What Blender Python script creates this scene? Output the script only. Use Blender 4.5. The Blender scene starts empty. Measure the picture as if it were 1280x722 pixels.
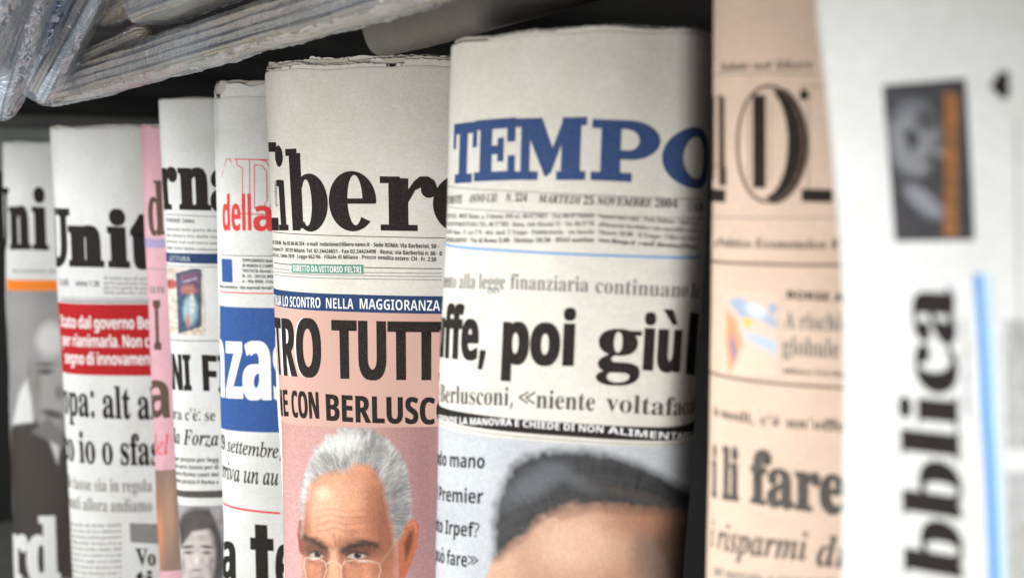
import bpy, bmesh, math, random
import numpy as np
from mathutils import Vector, Matrix
random.seed(7)
rng = np.random.default_rng(11)
S = bpy.context.scene
COL = S.collection

# ------------------------------------------------------------------ camera
F = 1422.0                      # focal length in photo pixels (1280 wide)
PITCH = math.atan(131 / F)      # eye level lies above the middle of the frame
cam = bpy.data.cameras.new('camera')
cam.sensor_width = 36; cam.lens = 36 * F / 1280
cam.clip_start = 0.01; cam.clip_end = 50
cam.dof.use_dof = True; cam.dof.focus_distance = 0.665; cam.dof.aperture_fstop = 6.2
co = bpy.data.objects.new('camera', cam); COL.objects.link(co)
co.rotation_euler = (math.pi / 2 - PITCH, 0, 0)
S.camera = co
cp, sp_ = math.cos(PITCH), math.sin(PITCH)

# ------------------------------------------------------------------ light
w = bpy.data.worlds.new('World'); S.world = w; w.use_nodes = True
bg = w.node_tree.nodes['Background']
bg.inputs[0].default_value = (0.80, 0.90, 1.0, 1); bg.inputs[1].default_value = 0.17
def area(name, loc, target, sx, sy, power, col):
    l = bpy.data.lights.new(name, 'AREA'); l.shape = 'RECTANGLE'; l.size = sx; l.size_y = sy
    l.energy = power; l.color = col
    o = bpy.data.objects.new(name, l); COL.objects.link(o); o.location = loc
    o.rotation_euler = (Vector(target) - Vector(loc)).to_track_quat('-Z', 'Y').to_euler()
    return o
area('glint_lamp', (-0.80, 0.05, -0.02), (-0.15, 0.75, 0.09), 0.08, 0.40, 2.0, (0.93, 0.97, 1.0))  # added lamp, only there to put glints on the film
area('broad_left_light', (-1.75, -0.75, 0.85), (-0.15, 0.75, -0.15), 1.1, 0.7, 60, (0.96, 0.98, 1.0))  # added broad lamp from the upper left, lifts the far papers
area('low_fill_light', (-0.60, -0.12, -0.66), (0.0, 0.62, -0.14), 0.65, 0.6, 10, (1.0, 0.97, 0.93))  # added low fill from the left, brightens the lower pages
S.view_settings.view_transform = 'Standard'; S.view_settings.look = 'None'
S.view_settings.exposure = -0.02; S.view_settings.gamma = 1
S.render.engine = 'CYCLES'
S.cycles.transparent_max_bounces = 16

# ------------------------------------------------------------------ helpers
def ray(px, py):
    a = (px - 640) / F; b = -(py - 361) / F
    return np.array([a, cp + b * sp_, -sp_ + b * cp])
def at(px, py, Y):
    r = ray(px, py); return r * (Y / r[1])
def proj(P):
    P = np.asarray(P, float)
    yc = P[..., 1] * cp - P[..., 2] * sp_
    zc = P[..., 1] * sp_ + P[..., 2] * cp
    return 640 + F * P[..., 0] / yc, 361 - F * zc / yc
def tag(o, label=None, cat=None, group=None, kind=None):
    if label: o['label'] = label
    if cat: o['category'] = cat
    if group: o['group'] = group
    if kind: o['kind'] = kind
    return o
def empty(name, loc):
    o = bpy.data.objects.new(name, None); COL.objects.link(o); o.location = loc
    o.empty_display_size = 0.02
    return o
def link(name, me, mat, parent=None, smooth=True):
    o = bpy.data.objects.new(name, me); COL.objects.link(o)
    if mat: me.materials.clear(); me.materials.append(mat)
    if smooth: me.polygons.foreach_set('use_smooth', [True] * len(me.polygons))
    if parent:
        o.parent = parent; o.matrix_parent_inverse = Matrix.Translation(parent.location).inverted()
    return o
def mesh(name, V, Fs):
    me = bpy.data.meshes.new(name); me.from_pydata([tuple(map(float, v)) for v in V], [], Fs); me.update()
    return me

# ------------------------------------------------------------------ materials
def srgb(r, g, b):
    f = lambda c: (c / 255 / 12.92) if c <= 10 else ((c / 255 + 0.055) / 1.055) ** 2.4
    return (f(r), f(g), f(b))
def nmat(name):
    m = bpy.data.materials.new(name); m.use_nodes = True
    nt = m.node_tree; b = nt.nodes['Principled BSDF']
    return m, nt, b
def noise(nt, scale, detail=4, rough=0.6, vec=None):
    n = nt.nodes.new('ShaderNodeTexNoise'); n.inputs['Scale'].default_value = scale
    n.inputs['Detail'].default_value = detail; n.inputs['Roughness'].default_value = rough
    if vec: nt.links.new(vec, n.inputs['Vector'])
    return n
def ramp(nt, src, a, b, ca, cb):
    r = nt.nodes.new('ShaderNodeValToRGB'); r.color_ramp.elements[0].position = a; r.color_ramp.elements[1].position = b
    r.color_ramp.elements[0].color = (*ca, 1); r.color_ramp.elements[1].color = (*cb, 1)
    nt.links.new(src, r.inputs[0]); return r
def objco(nt):
    return nt.nodes.new('ShaderNodeTexCoord').outputs['Object']
def paper_mat(name, col, rough=0.85, bump=0.0004):
    m, nt, b = nmat(name)
    v = objco(nt)
    n1 = noise(nt, 900, 3, 0.7, v); n2 = noise(nt, 60, 4, 0.6, v)
    d = tuple(c * 0.84 for c in col)
    r1 = ramp(nt, n1.outputs[0], 0.3, 0.72, d, col)
    r2 = ramp(nt, n2.outputs[0], 0.3, 0.7, (0.93, 0.925, 0.91), (1, 1, 1))
    mx = nt.nodes.new('ShaderNodeMix'); mx.data_type = 'RGBA'; mx.blend_type = 'MULTIPLY'; mx.inputs[0].default_value = 1
    nt.links.new(r1.outputs[0], mx.inputs[6]); nt.links.new(r2.outputs[0], mx.inputs[7])
    mp = nt.nodes.new('ShaderNodeMapping'); mp.inputs['Scale'].default_value = (260, 260, 620); nt.links.new(v, mp.inputs[0])
    n4 = noise(nt, 1.0, 2, 0.5, mp.outputs[0]); r4 = ramp(nt, n4.outputs[0], 0.42, 0.6, (0.955, 0.955, 0.955), (1, 1, 1))   # print showing through from the back
    n5 = noise(nt, 14, 3, 0.6, v); r5 = ramp(nt, n5.outputs[0], 0.35, 0.65, (0.93, 0.925, 0.915), (1, 1, 1))
    m4 = nt.nodes.new('ShaderNodeMix'); m4.data_type = 'RGBA'; m4.blend_type = 'MULTIPLY'; m4.inputs[0].default_value = 1; nt.links.new(r4.outputs[0], m4.inputs[6]); nt.links.new(r5.outputs[0], m4.inputs[7])
    m5 = nt.nodes.new('ShaderNodeMix'); m5.data_type = 'RGBA'; m5.blend_type = 'MULTIPLY'; m5.inputs[0].default_value = 1; nt.links.new(mx.outputs[2], m5.inputs[6]); nt.links.new(m4.outputs[2], m5.inputs[7])
    nt.links.new(m5.outputs[2], b.inputs['Base Color'])
    b.inputs['Roughness'].default_value = rough; b.inputs['Specular IOR Level'].default_value = 0.25
    n3 = noise(nt, 350, 5, 0.7, v)
    bp = nt.nodes.new('ShaderNodeBump'); bp.inputs['Strength'].default_value = 0.35; bp.inputs['Distance'].default_value = bump
    nt.links.new(n3.outputs[0], bp.inputs['Height']); nt.links.new(bp.outputs[0], b.inputs['Normal'])
    return m
def ink_mat(name, col, wear=0.25, base=(0.6, 0.57, 0.52)):
    m, nt, b = nmat(name)
    v = objco(nt); n1 = noise(nt, 1100, 4, 0.75, v)
    hi = tuple(c + (p - c) * wear for c, p in zip(col, base))
    r = ramp(nt, n1.outputs[0], 0.45, 0.75, col, hi)
    nt.links.new(r.outputs[0], b.inputs['Base Color'])
    b.inputs['Roughness'].default_value = 0.8; b.inputs['Specular IOR Level'].default_value = 0.12
    return m
def photo_mat():
    m, nt, b = nmat('printed_picture')
    a = nt.nodes.new('ShaderNodeAttribute'); a.attribute_name = 'print'
    v = objco(nt); n1 = noise(nt, 1300, 3, 0.7, v)
    r = ramp(nt, n1.outputs[0], 0.3, 0.7, (0.82, 0.82, 0.82), (1.12, 1.12, 1.12))
    mx = nt.nodes.new('ShaderNodeMix'); mx.data_type = 'RGBA'; mx.blend_type = 'MULTIPLY'; mx.inputs[0].default_value = 1
    nt.links.new(a.outputs['Color'], mx.inputs[6]); nt.links.new(r.outputs[0], mx.inputs[7])
    nt.links.new(mx.outputs[2], b.inputs['Base Color'])
    b.inputs['Roughness'].default_value = 0.6; b.inputs['Specular IOR Level'].default_value = 0.3
    return m
PAPER = paper_mat('newsprint_warm', (0.775, 0.735, 0.665))
PAPERW = paper_mat('newsprint_cool', (0.79, 0.79, 0.77))
PINKP = paper_mat('newsprint_pink', srgb(218, 170, 180))
PEACH = paper_mat('newsprint_peach', (0.76, 0.575, 0.45))
EDGE = paper_mat('page_edges', (0.60, 0.56, 0.49))
BLACK = ink_mat('black_ink', (0.017, 0.013, 0.011), 0.06)
GREY = ink_mat('grey_ink', (0.055, 0.048, 0.042), 0.32)
GREYL = ink_mat('light_grey_ink', (0.20, 0.19, 0.175), 0.35)
BROWN = ink_mat('brown_ink', (0.075, 0.04, 0.026), 0.25)
NAVY = ink_mat('navy_ink', (0.014, 0.042, 0.12), 0.1)
BLUE = ink_mat('masthead_blue_ink', (0.028, 0.062, 0.17), 0.10)
BLUEP = ink_mat('blue_ink', (0.03, 0.085, 0.27), 0.1)
SKYB = ink_mat('light_blue_ink', (0.09, 0.29, 0.60), 0.15)
RED = ink_mat('red_ink', (0.42, 0.012, 0.016), 0.06)
REDL = ink_mat('bright_red_ink', (0.68, 0.05, 0.05), 0.1)
ORANGE = ink_mat('orange_ink', (0.85, 0.22, 0.02), 0.1)
GREEN = ink_mat('green_ink', (0.09, 0.26, 0.18), 0.25)
WHITE = ink_mat('unprinted_white', (0.80, 0.79, 0.77), 0.0)
SALMON = ink_mat('salmon_ink', (0.56, 0.34, 0.28), 0.2)
LILAC = ink_mat('lilac_ink', (0.30, 0.26, 0.42), 0.2)
GREYBG = ink_mat('pale_grey_ink', (0.40, 0.42, 0.44), 0.2)
PHOTO = photo_mat()

# ------------------------------------------------------------------ fonts
FD = bpy.utils.system_resource('DATAFILES') + '/fonts/'
def font(n):
    try: return bpy.data.fonts.load(FD + n)
    except Exception: return None
FM = font('NotoSansMath-Regular.woff2'); FI = font('Inter.woff2')
ALPH = {'sb': (0x1D400, 0x1D41A, 0x1D7CE), 'si': (0x1D434, 0x1D44E, 0x1D7CE), 'sbi': (0x1D468, 0x1D482, 0x1D7CE),
        'b': (0x1D5D4, 0x1D5EE, 0x1D7EC), 'bi': (0x1D63C, 0x1D656, 0x1D7EC)}
ACC = {'à': 'a', 'è': 'e', 'ù': 'u', 'ì': 'i', 'ò': 'o'}
def remap(s, st):
    if st not in ALPH: return s
    U, L, D = ALPH[st]; o = ''
    for c in s:
        c = ACC.get(c, c)
        if 'A' <= c <= 'Z': o += chr(U + ord(c) - 65)
        elif 'a' <= c <= 'z': o += '\u210e' if (L == 0x1D44E and c == 'h') else chr(L + ord(c) - 97)
        elif '0' <= c <= '9': o += chr(D + ord(c) - 48)
        elif c in '«»': o += '\u226a' if c == '«' else '\u226b'
        else: o += c
    return o
_cache = {}
def text_mesh(s, st, off=0.0, res=4, sp=1.0):
    """flat mesh arrays of a string, cap height about 0.7"""
    k = (s, st, off, res, sp)
    if k in _cache: return _cache[k]
    c = bpy.data.curves.new('t', 'FONT'); c.body = remap(s, st); f = FM if st in ALPH else (FI if st == 'i' else None)
    if f: c.font = f
    c.offset = off; c.resolution_u = res; c.space_character = sp; c.dimensions = '2D'; c.fill_mode = 'FRONT'
    o = bpy.data.objects.new('t', c)
    me = bpy.data.meshes.new_from_object(o)
    n = len(me.vertices); V = np.zeros(n * 3); me.vertices.foreach_get('co', V); V = V.reshape(-1, 3)[:, :2].copy()
    Fs = [tuple(p.vertices) for p in me.polygons]
    bpy.data.objects.remove(o); bpy.data.curves.remove(c); bpy.data.meshes.remove(me)
    _cache[k] = (V, Fs); return V, Fs

# ------------------------------------------------------------------ a rolled newspaper
class Roll:
    """tube of paper standing on the shelf; u = metres along the front from its left edge, z = height"""
    def __init__(s, Lp, Rp, rho, top, xc=0.82, bulge=0.68, back=0.22, zb=-0.56, wob=0.0008, seed=0, calib=(True, True), tn=0.0):
        s.Lp, s.Rp, s.rho, s.zb, s.wob, s.seed, s.tn = Lp, Rp, rho, zb, wob, seed, tn
        pts = []
        for k in range(60):
            a = k / 60 * math.pi / 2; pts.append((xc - xc * math.cos(a), bulge * math.sin(a) ** 0.92))
        for k in range(40):
            a = k / 40 * math.pi / 2; pts.append((xc + (1 - xc) * math.sin(a) ** 0.85, bulge * math.cos(a) ** 0.62))
        for k in range(60):
            a = k / 60 * math.pi; c_, s_ = math.cos(a), math.sin(a)
            pts.append((0.5 + 0.5 * math.copysign(abs(c_) ** 0.7, c_), -back * s_ ** 0.7))
        P = np.array(pts + [pts[0]]); d = np.hypot(*np.diff(P, axis=0).T); s.A = np.concatenate([[0], np.cumsum(d)])
        s.P = P; s.per = s.A[-1]; s.cL = s.cR = 0.0; s.W = 1.0
        s.Wref = np.linalg.norm(s._edge(s.Rp, -0.05) - s._edge(s.Lp, -0.05))
        for it in range(3):
            U = np.linspace(0, s.per * 0.62, 160) * s.Wref
            for (yy) in (400,):
                zz = -(yy - 230) / F * rho
                X, Y = proj(s.surf(U, np.full(160, zz)))
                tl = np.interp(yy, [p[1] for p in Lp], [p[0] for p in Lp]); tr = np.interp(yy, [p[1] for p in Rp], [p[0] for p in Rp])
                if calib[0]: s.cL += tl - X.min()
                if calib[1]: s.cR += tr - X.max()
            s.Wref = np.linalg.norm(s._edge(s.Rp, -0.05) - s._edge(s.Lp, -0.05))
        s.ztop = s.solve(*top)[1] if len(top) == 2 else top[2]
        z0 = s.surf(np.array([s.Wref * s.per * 0.7]), np.array([zb]))[0]
        s.base = (float(z0[0]), float(z0[1]), zb)
    def _edge(s, E, z, c=0.0):
        z = np.atleast_1d(z); ys = 230 - z / (s.rho * 0.93) * F
        x = np.interp(ys, [p[1] for p in E], [p[0] for p in E]) + c
        a = (x - 640) / F; n = np.sqrt(1 + a * a)
        return np.stack([a / n * s.rho, s.rho / n], -1)
    def surf(s, u, z, off=0.0):
        u = np.asarray(u, float); z = np.asarray(z, float)
        L = s._edge(s.Lp, z, s.cL); R = s._edge(s.Rp, z, s.cR)
        d = R - L; wd = np.linalg.norm(d, axis=-1); xh = d / wd[:, None]; yh = np.stack([xh[:, 1], -xh[:, 0]], -1)
        q = (u / s.Wref) % s.per; e = 0.004
        def prof(q): return np.stack([np.interp(q, s.A, s.P[:, 0]), np.interp(q, s.A, s.P[:, 1])], -1)
        p = prof(q) * np.stack([np.ones(len(z)), 0.78 + 0.22 * np.tanh((z + 0.05) * 9)], -1); t = prof((q + e) % s.per) - prof((q - e) % s.per); t /= np.linalg.norm(t, axis=-1)[:, None] + 1e-9
        n = np.stack([-t[:, 1], t[:, 0]], -1)
        k = s.seed
        wv = s.wob * (np.sin(u * 63 + k + z * 9) * 0.5 + np.sin(u * 118 - z * 31 + 2 * k) * 0.28 + np.sin(z * 47 + k * 3 + u * 22) * 0.4)
        h = (wv + off)
        xy = L + xh * (p[:, :1] * wd[:, None] + n[:, :1] * h[:, None]) + yh * (p[:, 1:] * wd[:, None] + n[:, 1:] * h[:, None])
        return np.concatenate([xy, z[:, None]], -1)
    def solve(s, px, py):
        """photo point -> (u, z) on the visible side"""
        z = -(py - 230) / F * s.rho * 0.9; U = np.linspace(-0.05, s.per * 0.66, 500) * s.Wref
        for it in range(12):
            X, Y = proj(s.surf(U, np.full(500, z)))
            i0 = int(np.argmin(X[:250])); i1 = int(np.argmax(X))
            u = float(np.interp(px, X[i0:i1 + 1], U[i0:i1 + 1])); y = float(np.interp(u, U, Y)); yd = s.surf(np.array([u]), np.array([z]))[0][1]
            z -= (py - y) * yd / F * 0.9
        return u, z

def fit(r, x0, x1, y0, y1):
    """u0, z0, u1, z1 of a line printed from (x0, y0) to (x1, y1); heights are taken well inside it"""
    u0, _ = r.solve(x0, y0); u1, _ = r.solve(x1, y1)
    xa, xb = x0 + .22 * (x1 - x0), x0 + .78 * (x1 - x0); ua, za = r.solve(xa, y0 + .22 * (y1 - y0)); ub, zb = r.solve(xb, y0 + .78 * (y1 - y0))
    k = (zb - za) / (ub - ua)
    return u0, za + k * (u0 - ua), u1, za + k * (u1 - ua)
def sub_cut(V, Fs, us, vs):
    """cut flat faces along lines so that they can follow the curve"""
    bm = bmesh.new(); vv = [bm.verts.new((x, y, 0)) for x, y in V]
    for f in Fs:
        try: bm.faces.new([vv[i] for i in f])
        except ValueError: pass
    for ax, vals in ((0, us), (1, vs)):
        for c in vals:
            no = (1, 0, 0) if ax == 0 else (0, 1, 0); pc = (c, 0, 0) if ax == 0 else (0, c, 0)
            bmesh.ops.bisect_plane(bm, geom=bm.verts[:] + bm.edges[:] + bm.faces[:], plane_co=pc, plane_no=no)
    bm.verts.index_update()
    V2 = np.array([v.co[:2] for v in bm.verts]); F2 = [tuple(v.index for v in f.verts) for f in bm.faces]
    bm.free(); return V2, F2

class Page:
    """a newspaper thing: its sheets and what is printed on its front"""
    def __init__(s, roll, label, paper, group='rolled newspapers standing in the rack', inner=4, protrude=0.003, jag=0.0008, name='newspaper'):
        s.r = roll; s.paper = paper
        s.root = empty(name, roll.base); tag(s.root, label, 'newspaper', group)
        s.layer = 0.0001
        r = roll
        nu = int(r.per * r.Wref / 0.0009); us = np.arange(nu) / nu * r.per * r.Wref
        def tube(off, rows, jags, nm, mat):
            V = []; Fs = []
            for j, (z, o) in enumerate(rows):
                zz = np.full(nu, z)
                if jags is not None and j == len(rows) - 1: zz = zz + jags
                zz = zz + 0.0005 * np.clip((zz - r.ztop + 0.02) / 0.02, 0, 1) * (np.sin(us * 70 + r.seed) + 0.6 * np.sin(us * 173 + 2 * r.seed))
                zz = zz + r.tn * (us / r.Wref - 0.6) * np.clip((zz - r.ztop + 0.05) / 0.05, 0, 1) * r.Wref
                V.append(r.surf(us, zz, off + o))
            V = np.concatenate(V)
            for j in range(len(rows) - 1):
                for i in range(nu):
                    a = j * nu + i; b = j * nu + (i + 1) % nu
                    Fs.append((a, b, b + nu, a + nu))
            return link(nm, mesh(nm, V, Fs), mat, s.root)
        zt = r.ztop; n = 50
        rows = [(r.zb + (zt - 0.002 - r.zb) * k / n, 0) for k in range(n + 1)] + [(zt - 0.0013, -0.00005), (zt - 0.0006, -0.0001), (zt - 0.0002, -0.0002), (zt, -0.00035)]
        s.sheet = tube(0, rows, None, 'front_page', paper)
        for k in range(inner):
            pr = protrude * (0.45 + 0.55 * (k + 1) / inner) if protrude > 0 else 0.0
            ph = random.random() * 6
            tri = rng.random(nu) * jag; tri = 0.6 * tri + 0.4 * np.roll(tri, 1)
            lump = np.interp(us, np.linspace(0, us[-1], 16), rng.random(16)) * protrude * 0.5
            cutoff = np.where(np.sin(us * (14 + 5 * k) + ph) > 0.55, -protrude * 0.4, 0)
            tube(-0.0004 - 0.0006 * k, [(zt - 0.03, 0), (zt - 0.004, 0), (zt + pr * 0.5, 0), (zt + pr, 0)], tri + lump + cutoff - jag, 'inner_page', EDGE if k % 2 else s.paper)
    def _emit(s, name, V, Fs, mat, layer, cut=True, step=0.0018, join=None):
        if cut:
            us = np.arange(math.floor(V[:, 0].min() / step) + 1, math.ceil(V[:, 0].max() / step)) * step
            vs = np.arange(math.floor(V[:, 1].min() / 0.012) + 1, math.ceil(V[:, 1].max() / 0.012)) * 0.012
            V, Fs = sub_cut(V, Fs, us, vs)
        P = s.r.surf(V[:, 0], V[:, 1], layer)
        if join:                       # add to an existing mesh
            bm = bmesh.new(); bm.from_mesh(join.data); vv = [bm.verts.new(tuple(map(float, q))) for q in P]
            for f in Fs:
                nf = bm.faces.new([vv[i] for i in f]); nf.smooth = True
            bm.to_mesh(join.data); bm.free(); return join
        me = mesh(name, P, Fs)
        return link(name, me, mat, s.root)
    def T(s, txt, st, x0, x1, y0, y1=None, h=10, mat=None, pre='', post='', off=0.0, name='text_line', layer=0.00024, ref='H', res=3, slant=0, sp=1.0, fat=0.0, cut=None):
        """print txt between photo columns x0..x1 with its baseline at y0..y1 and the letter ref h pixels tall"""
        r = s.r; mat = mat or BLACK; y1 = y0 if y1 is None else y1
        u0, z0, u1, z1 = fit(r, x0, x1, y0, y1)
        xm, ym = (x0 + x1) / 2, (y0 + y1) / 2
        _, za = r.solve(xm, ym); _, zb = r.solve(xm, ym - h); H = zb - za
        cap = text_mesh(ref, st, 0.0, res)[0][:, 1].max()
        Vm, _ = text_mesh(txt, st, off, res, sp); mw = Vm[:, 0].max() - Vm[:, 0].min()
        Vp, _ = text_mesh(pre + txt, st, off, res, sp); right = Vp[:, 0].max()
        V, Fs = text_mesh(pre + txt + post, st, off, res, sp)
        sx = (u1 - u0) / mw; U = u1 + (V[:, 0] - right) * sx; q = (U - u0) / (u1 - u0)
        Z = z0 + (z1 - z0) * q + V[:, 1] / cap * H
        U = U + slant * (V[:, 1] / cap * H)
        N = len(V); V2 = np.stack([U, Z], -1); Fs = list(Fs)
        # grave accents
        full = pre + txt + post
        for i, ch in enumerate(full):
            if ch in ACC:
                Va, _ = text_mesh(full[:i + 1], st, off, res, sp); Vb, _ = text_mesh(ch, st, off, res, sp)
                xr = Va[:, 0].max(); wch = Vb[:, 0].max() - Vb[:, 0].min(); c_ = xr - wch * 0.5
                xh = text_mesh('x', st, 0.0, res)[0][:, 1].max(); ya_, yb_ = xh * 1.52, xh * 1.16
                pl = [(c_ - wch * .34, ya_), (c_ - wch * .04, ya_), (c_ + wch * .2, yb_), (c_ + wch * .06, yb_)]
                b = len(V2); add = []
                for X, Y in pl:
                    uu = u1 + (X - right) * sx; add.append((uu, z0 + (z1 - z0) * (uu - u0) / (u1 - u0) + Y / cap * H))
                V2 = np.concatenate([V2, add]); Fs.append((b, b + 3, b + 2, b + 1))
        if cut is None: cut = H > 0.0035
        if fat:
            d = fat * r.rho / F; n_ = len(V2)
            A1 = s._emit(name, V2 - [d, 0], Fs, mat, layer, cut); s._emit(name, V2 + [d, 0], Fs, mat, layer + 0.00001, cut, join=A1)
            return A1
        return s._emit(name, V2, Fs, mat, layer, cut)
    def TV(s, txt, st, ya, yb, xa, xb, h, mat=None, pre='', post='', off=0.0, name='text_line', layer=0.00024, ref='H', res=3, fat=0.0):
        """type running up the page: from photo row ya (bottom) to yb, baseline at columns xa..xb, letters reaching h pixels to the left"""
        r = s.r; u0, z0 = r.solve(xa, ya); u1, z1 = r.solve(xb, yb); uh, _ = r.solve((xa + xb) / 2 - h, (ya + yb) / 2); um, _ = r.solve((xa + xb) / 2, (ya + yb) / 2)
        H = um - uh; cap = text_mesh(ref, st, 0.0, res)[0][:, 1].max()
        Vm, _ = text_mesh(txt, st, off, res); mw = np.ptp(Vm[:, 0]); right = text_mesh(pre + txt, st, off, res)[0][:, 0].max()
        V, Fs = text_mesh(pre + txt + post, st, off, res); q = 1 + (V[:, 0] - right) / mw
        V2 = np.stack([u0 + (u1 - u0) * q - V[:, 1] / cap * H, z0 + (z1 - z0) * q], -1)
        cut = abs(H) > 0.0035; o = s._emit(name, V2 - [0, fat * r.rho / F], Fs, mat or BLACK, layer, cut)
        if fat: s._emit(name, V2 + [0, fat * r.rho / F], Fs, mat, layer + .00001, cut, join=o)
        return o
    def glyph(s, polys, x0, x1, y0, y1, h, mat, name='letter', layer=0.0002):
        """polys: faces in a unit box"""
        r = s.r; u0, z0 = r.solve(x0, y0); u1, z1 = r.solve(x1, y1)
        _, za = r.solve((x0 + x1) / 2, (y0 + y1) / 2); _, zb = r.solve((x0 + x1) / 2, (y0 + y1) / 2 - h); H = zb - za
        out = []
        for k, (pv, pf) in enumerate(polys):
            pv = np.array(pv, float); V = np.stack([u0 + pv[:, 0] * (u1 - u0), z0 + (z1 - z0) * pv[:, 0] + pv[:, 1] * H], -1)
            us = np.arange(math.floor(V[:, 0].min() / .0018) + 1, math.ceil(V[:, 0].max() / .0018)) * .0018
            V, Fs = sub_cut(V, pf, us, [])
            out.append((r.surf(V[:, 0], V[:, 1], layer + k * 0.000012), Fs))
        V = np.concatenate([a for a, _ in out]); Fs = []; b = 0
        for a, f in out:
            Fs += [tuple(i + b for i in g) for g in f]; b += len(a)
        return link(name, mesh(name, V, Fs), mat, s.root)
    def R(s, x0, x1, ya, yb, ya1=None, yb1=None, mat=None, name='colour_panel', layer=0.00012, extl=0.0, extr=0.0, ex=None):
        """printed rectangle: ya..yb at the left, ya1..yb1 at the right"""
        r = s.r; ya1 = ya if ya1 is None else ya1; yb1 = yb if yb1 is None else yb1
        u0, za, u1, zb = fit(r, x0, x1, ya, ya1); _, zc, _, zd = fit(r, x0, x1, yb, yb1)
        U0, U1 = u0 - extl, u1 + extr; n = max(2, int((U1 - U0) / 0.0013)); m = max(1, int(abs(za - zc) / 0.008))
        q = np.linspace(U0, U1, n + 1); V = []; Fs = []
        for j in range(m + 1):
            f = j / m; e = (q - u0) / (u1 - u0)
            z = (za + (zb - za) * e) * (1 - f) + (zc + (zd - zc) * e) * f
            V.append(np.stack([q, z], -1))
        for j in range(m):
            for i in range(n):
                a = j * (n + 1) + i; Fs.append((a, a + n + 1, a + n + 2, a + 1))
        V = np.concatenate(V)
        return s._emit(name, V, Fs, mat, layer, False)
    def L(s, x0, x1, y, y1=None, th=1.2, mat=None, **k):
        y1 = y if y1 is None else y1
        return s.R(x0, x1, y - th / 2, y + th / 2, y1 - th / 2, y1 + th / 2, mat or GREY, k.pop('name', 'rule_line'), **k)
    def lines(s, x0, x1, ya, yb, n, ya1=None, yb1=None, mat=None, words=None, h=3.0, st='b', name='small_print', density=None, extl=''):
        """rows of small type"""
        ya1 = ya if ya1 is None else ya1; yb1 = yb if yb1 is None else yb1
        W = ['alla', 'di', 'per', 'nella', 'governo', 'anno', 'una', 'che', 'legge', 'Roma', 'sul', 'con', 'dello', 'parte', 'il', 'voto', 'stato', 'tra', 'delle', 'oggi', 'conti', 'nuova', 'sera', 'in', 'lavoro', 'redazione', 'prezzo', 'Milano']
        for i in range(n):
            f = i / max(1, n - 1)
            cnt = density or max(8, int((x1 - x0) / 2.6)); t = ''
            if words and i < len(words): t = words[i]
            else:
                while len(t) < cnt: t += random.choice(W) + ' '
                t = t[:cnt].strip()
            s.T(t, st, x0, x1, ya + (yb - ya) * f, ya1 + (yb1 - ya1) * f, h, mat or GREY, name=name, res=1, layer=0.00022, cut=False)
    def picture(s, x0, x1, ya, yb, fn, ya1=None, yb1=None, name='printed_picture', layer=0.00013, step=1.3, extl=0.0, extr=0.0):
        """a printed photograph: a fine grid carrying its ink colours"""
        r = s.r; ya1 = ya if ya1 is None else ya1; yb1 = yb if yb1 is None else yb1
        u0, za, u1, zb = fit(r, x0, x1, ya, ya1); _, zc, _, zd = fit(r, x0, x1, yb, yb1)
        U0, U1 = u0 - extl, u1 + extr
        mpp = r.rho / F * step; n = int((U1 - U0) / mpp); m = int(abs(za - zc) / mpp)
        q = np.linspace(U0, U1, n + 1); e = (q - u0) / (u1 - u0)
        V = np.concatenate([np.stack([q, (za + (zb - za) * e) * (1 - j / m) + (zc + (zd - zc) * e) * (j / m)], -1) for j in range(m + 1)])
        Fs = [(j * (n + 1) + i, (j + 1) * (n + 1) + i, (j + 1) * (n + 1) + i + 1, j * (n + 1) + i + 1) for j in range(m) for i in range(n)]
        P = r.surf(V[:, 0], V[:, 1], layer); me = mesh(name, P, Fs)
        X, Y = proj(P); C = fn(X, Y)
        col = np.ones((len(P), 4)); col[:, :3] = np.clip(C, 0, 1)
        a = me.color_attributes.new('print', 'FLOAT_COLOR', 'POINT'); a.data.foreach_set('color', col.ravel())
        return link(name, me, PHOTO, s.root)

# ---- a little painter for printed photographs (works on arrays of points)
def vnoise(X, Y, s, seed=0):
    g = np.random.default_rng(seed).random((64, 64)); x = X / s; y = Y / s
    xi = np.floor(x).astype(int); yi = np.floor(y).astype(int); fx = x - xi; fy = y - yi
    fx = fx * fx * (3 - 2 * fx); fy = fy * fy * (3 - 2 * fy); G = lambda a, b: g[a % 64, b % 64]
    return (G(xi, yi) * (1 - fx) + G(xi + 1, yi) * fx) * (1 - fy) + (G(xi, yi + 1) * (1 - fx) + G(xi + 1, yi + 1) * fx) * fy
def sm(d, e): return np.clip(0.5 - d / e, 0, 1)
def ell(X, Y, cx, cy, rx, ry, soft=3, ang=0):
    a = math.radians(ang); dx = X - cx; dy = Y - cy
    x = dx * math.cos(a) + dy * math.sin(a); y = -dx * math.sin(a) + dy * math.cos(a)
    return sm((np.hypot(x / rx, y / ry) - 1) * min(rx, ry), soft)
def poly(X, Y, pts, soft=3):
    inside = np.zeros(X.shape, bool); dm = np.full(X.shape, 1e9); n = len(pts)
    for i in range(n):
        x0, y0 = pts[i]; x1, y1 = pts[(i + 1) % n]
        c = ((y0 > Y) != (y1 > Y)) & (X < (x1 - x0) * (Y - y0) / ((y1 - y0) or 1e-9) + x0); inside ^= c
        L2 = (x1 - x0) ** 2 + (y1 - y0) ** 2 + 1e-9; t = np.clip(((X - x0) * (x1 - x0) + (Y - y0) * (y1 - y0)) / L2, 0, 1)
        dm = np.minimum(dm, np.hypot(X - x0 - t * (x1 - x0), Y - y0 - t * (y1 - y0)))
    return sm(np.where(inside, -dm, dm), soft)
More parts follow.
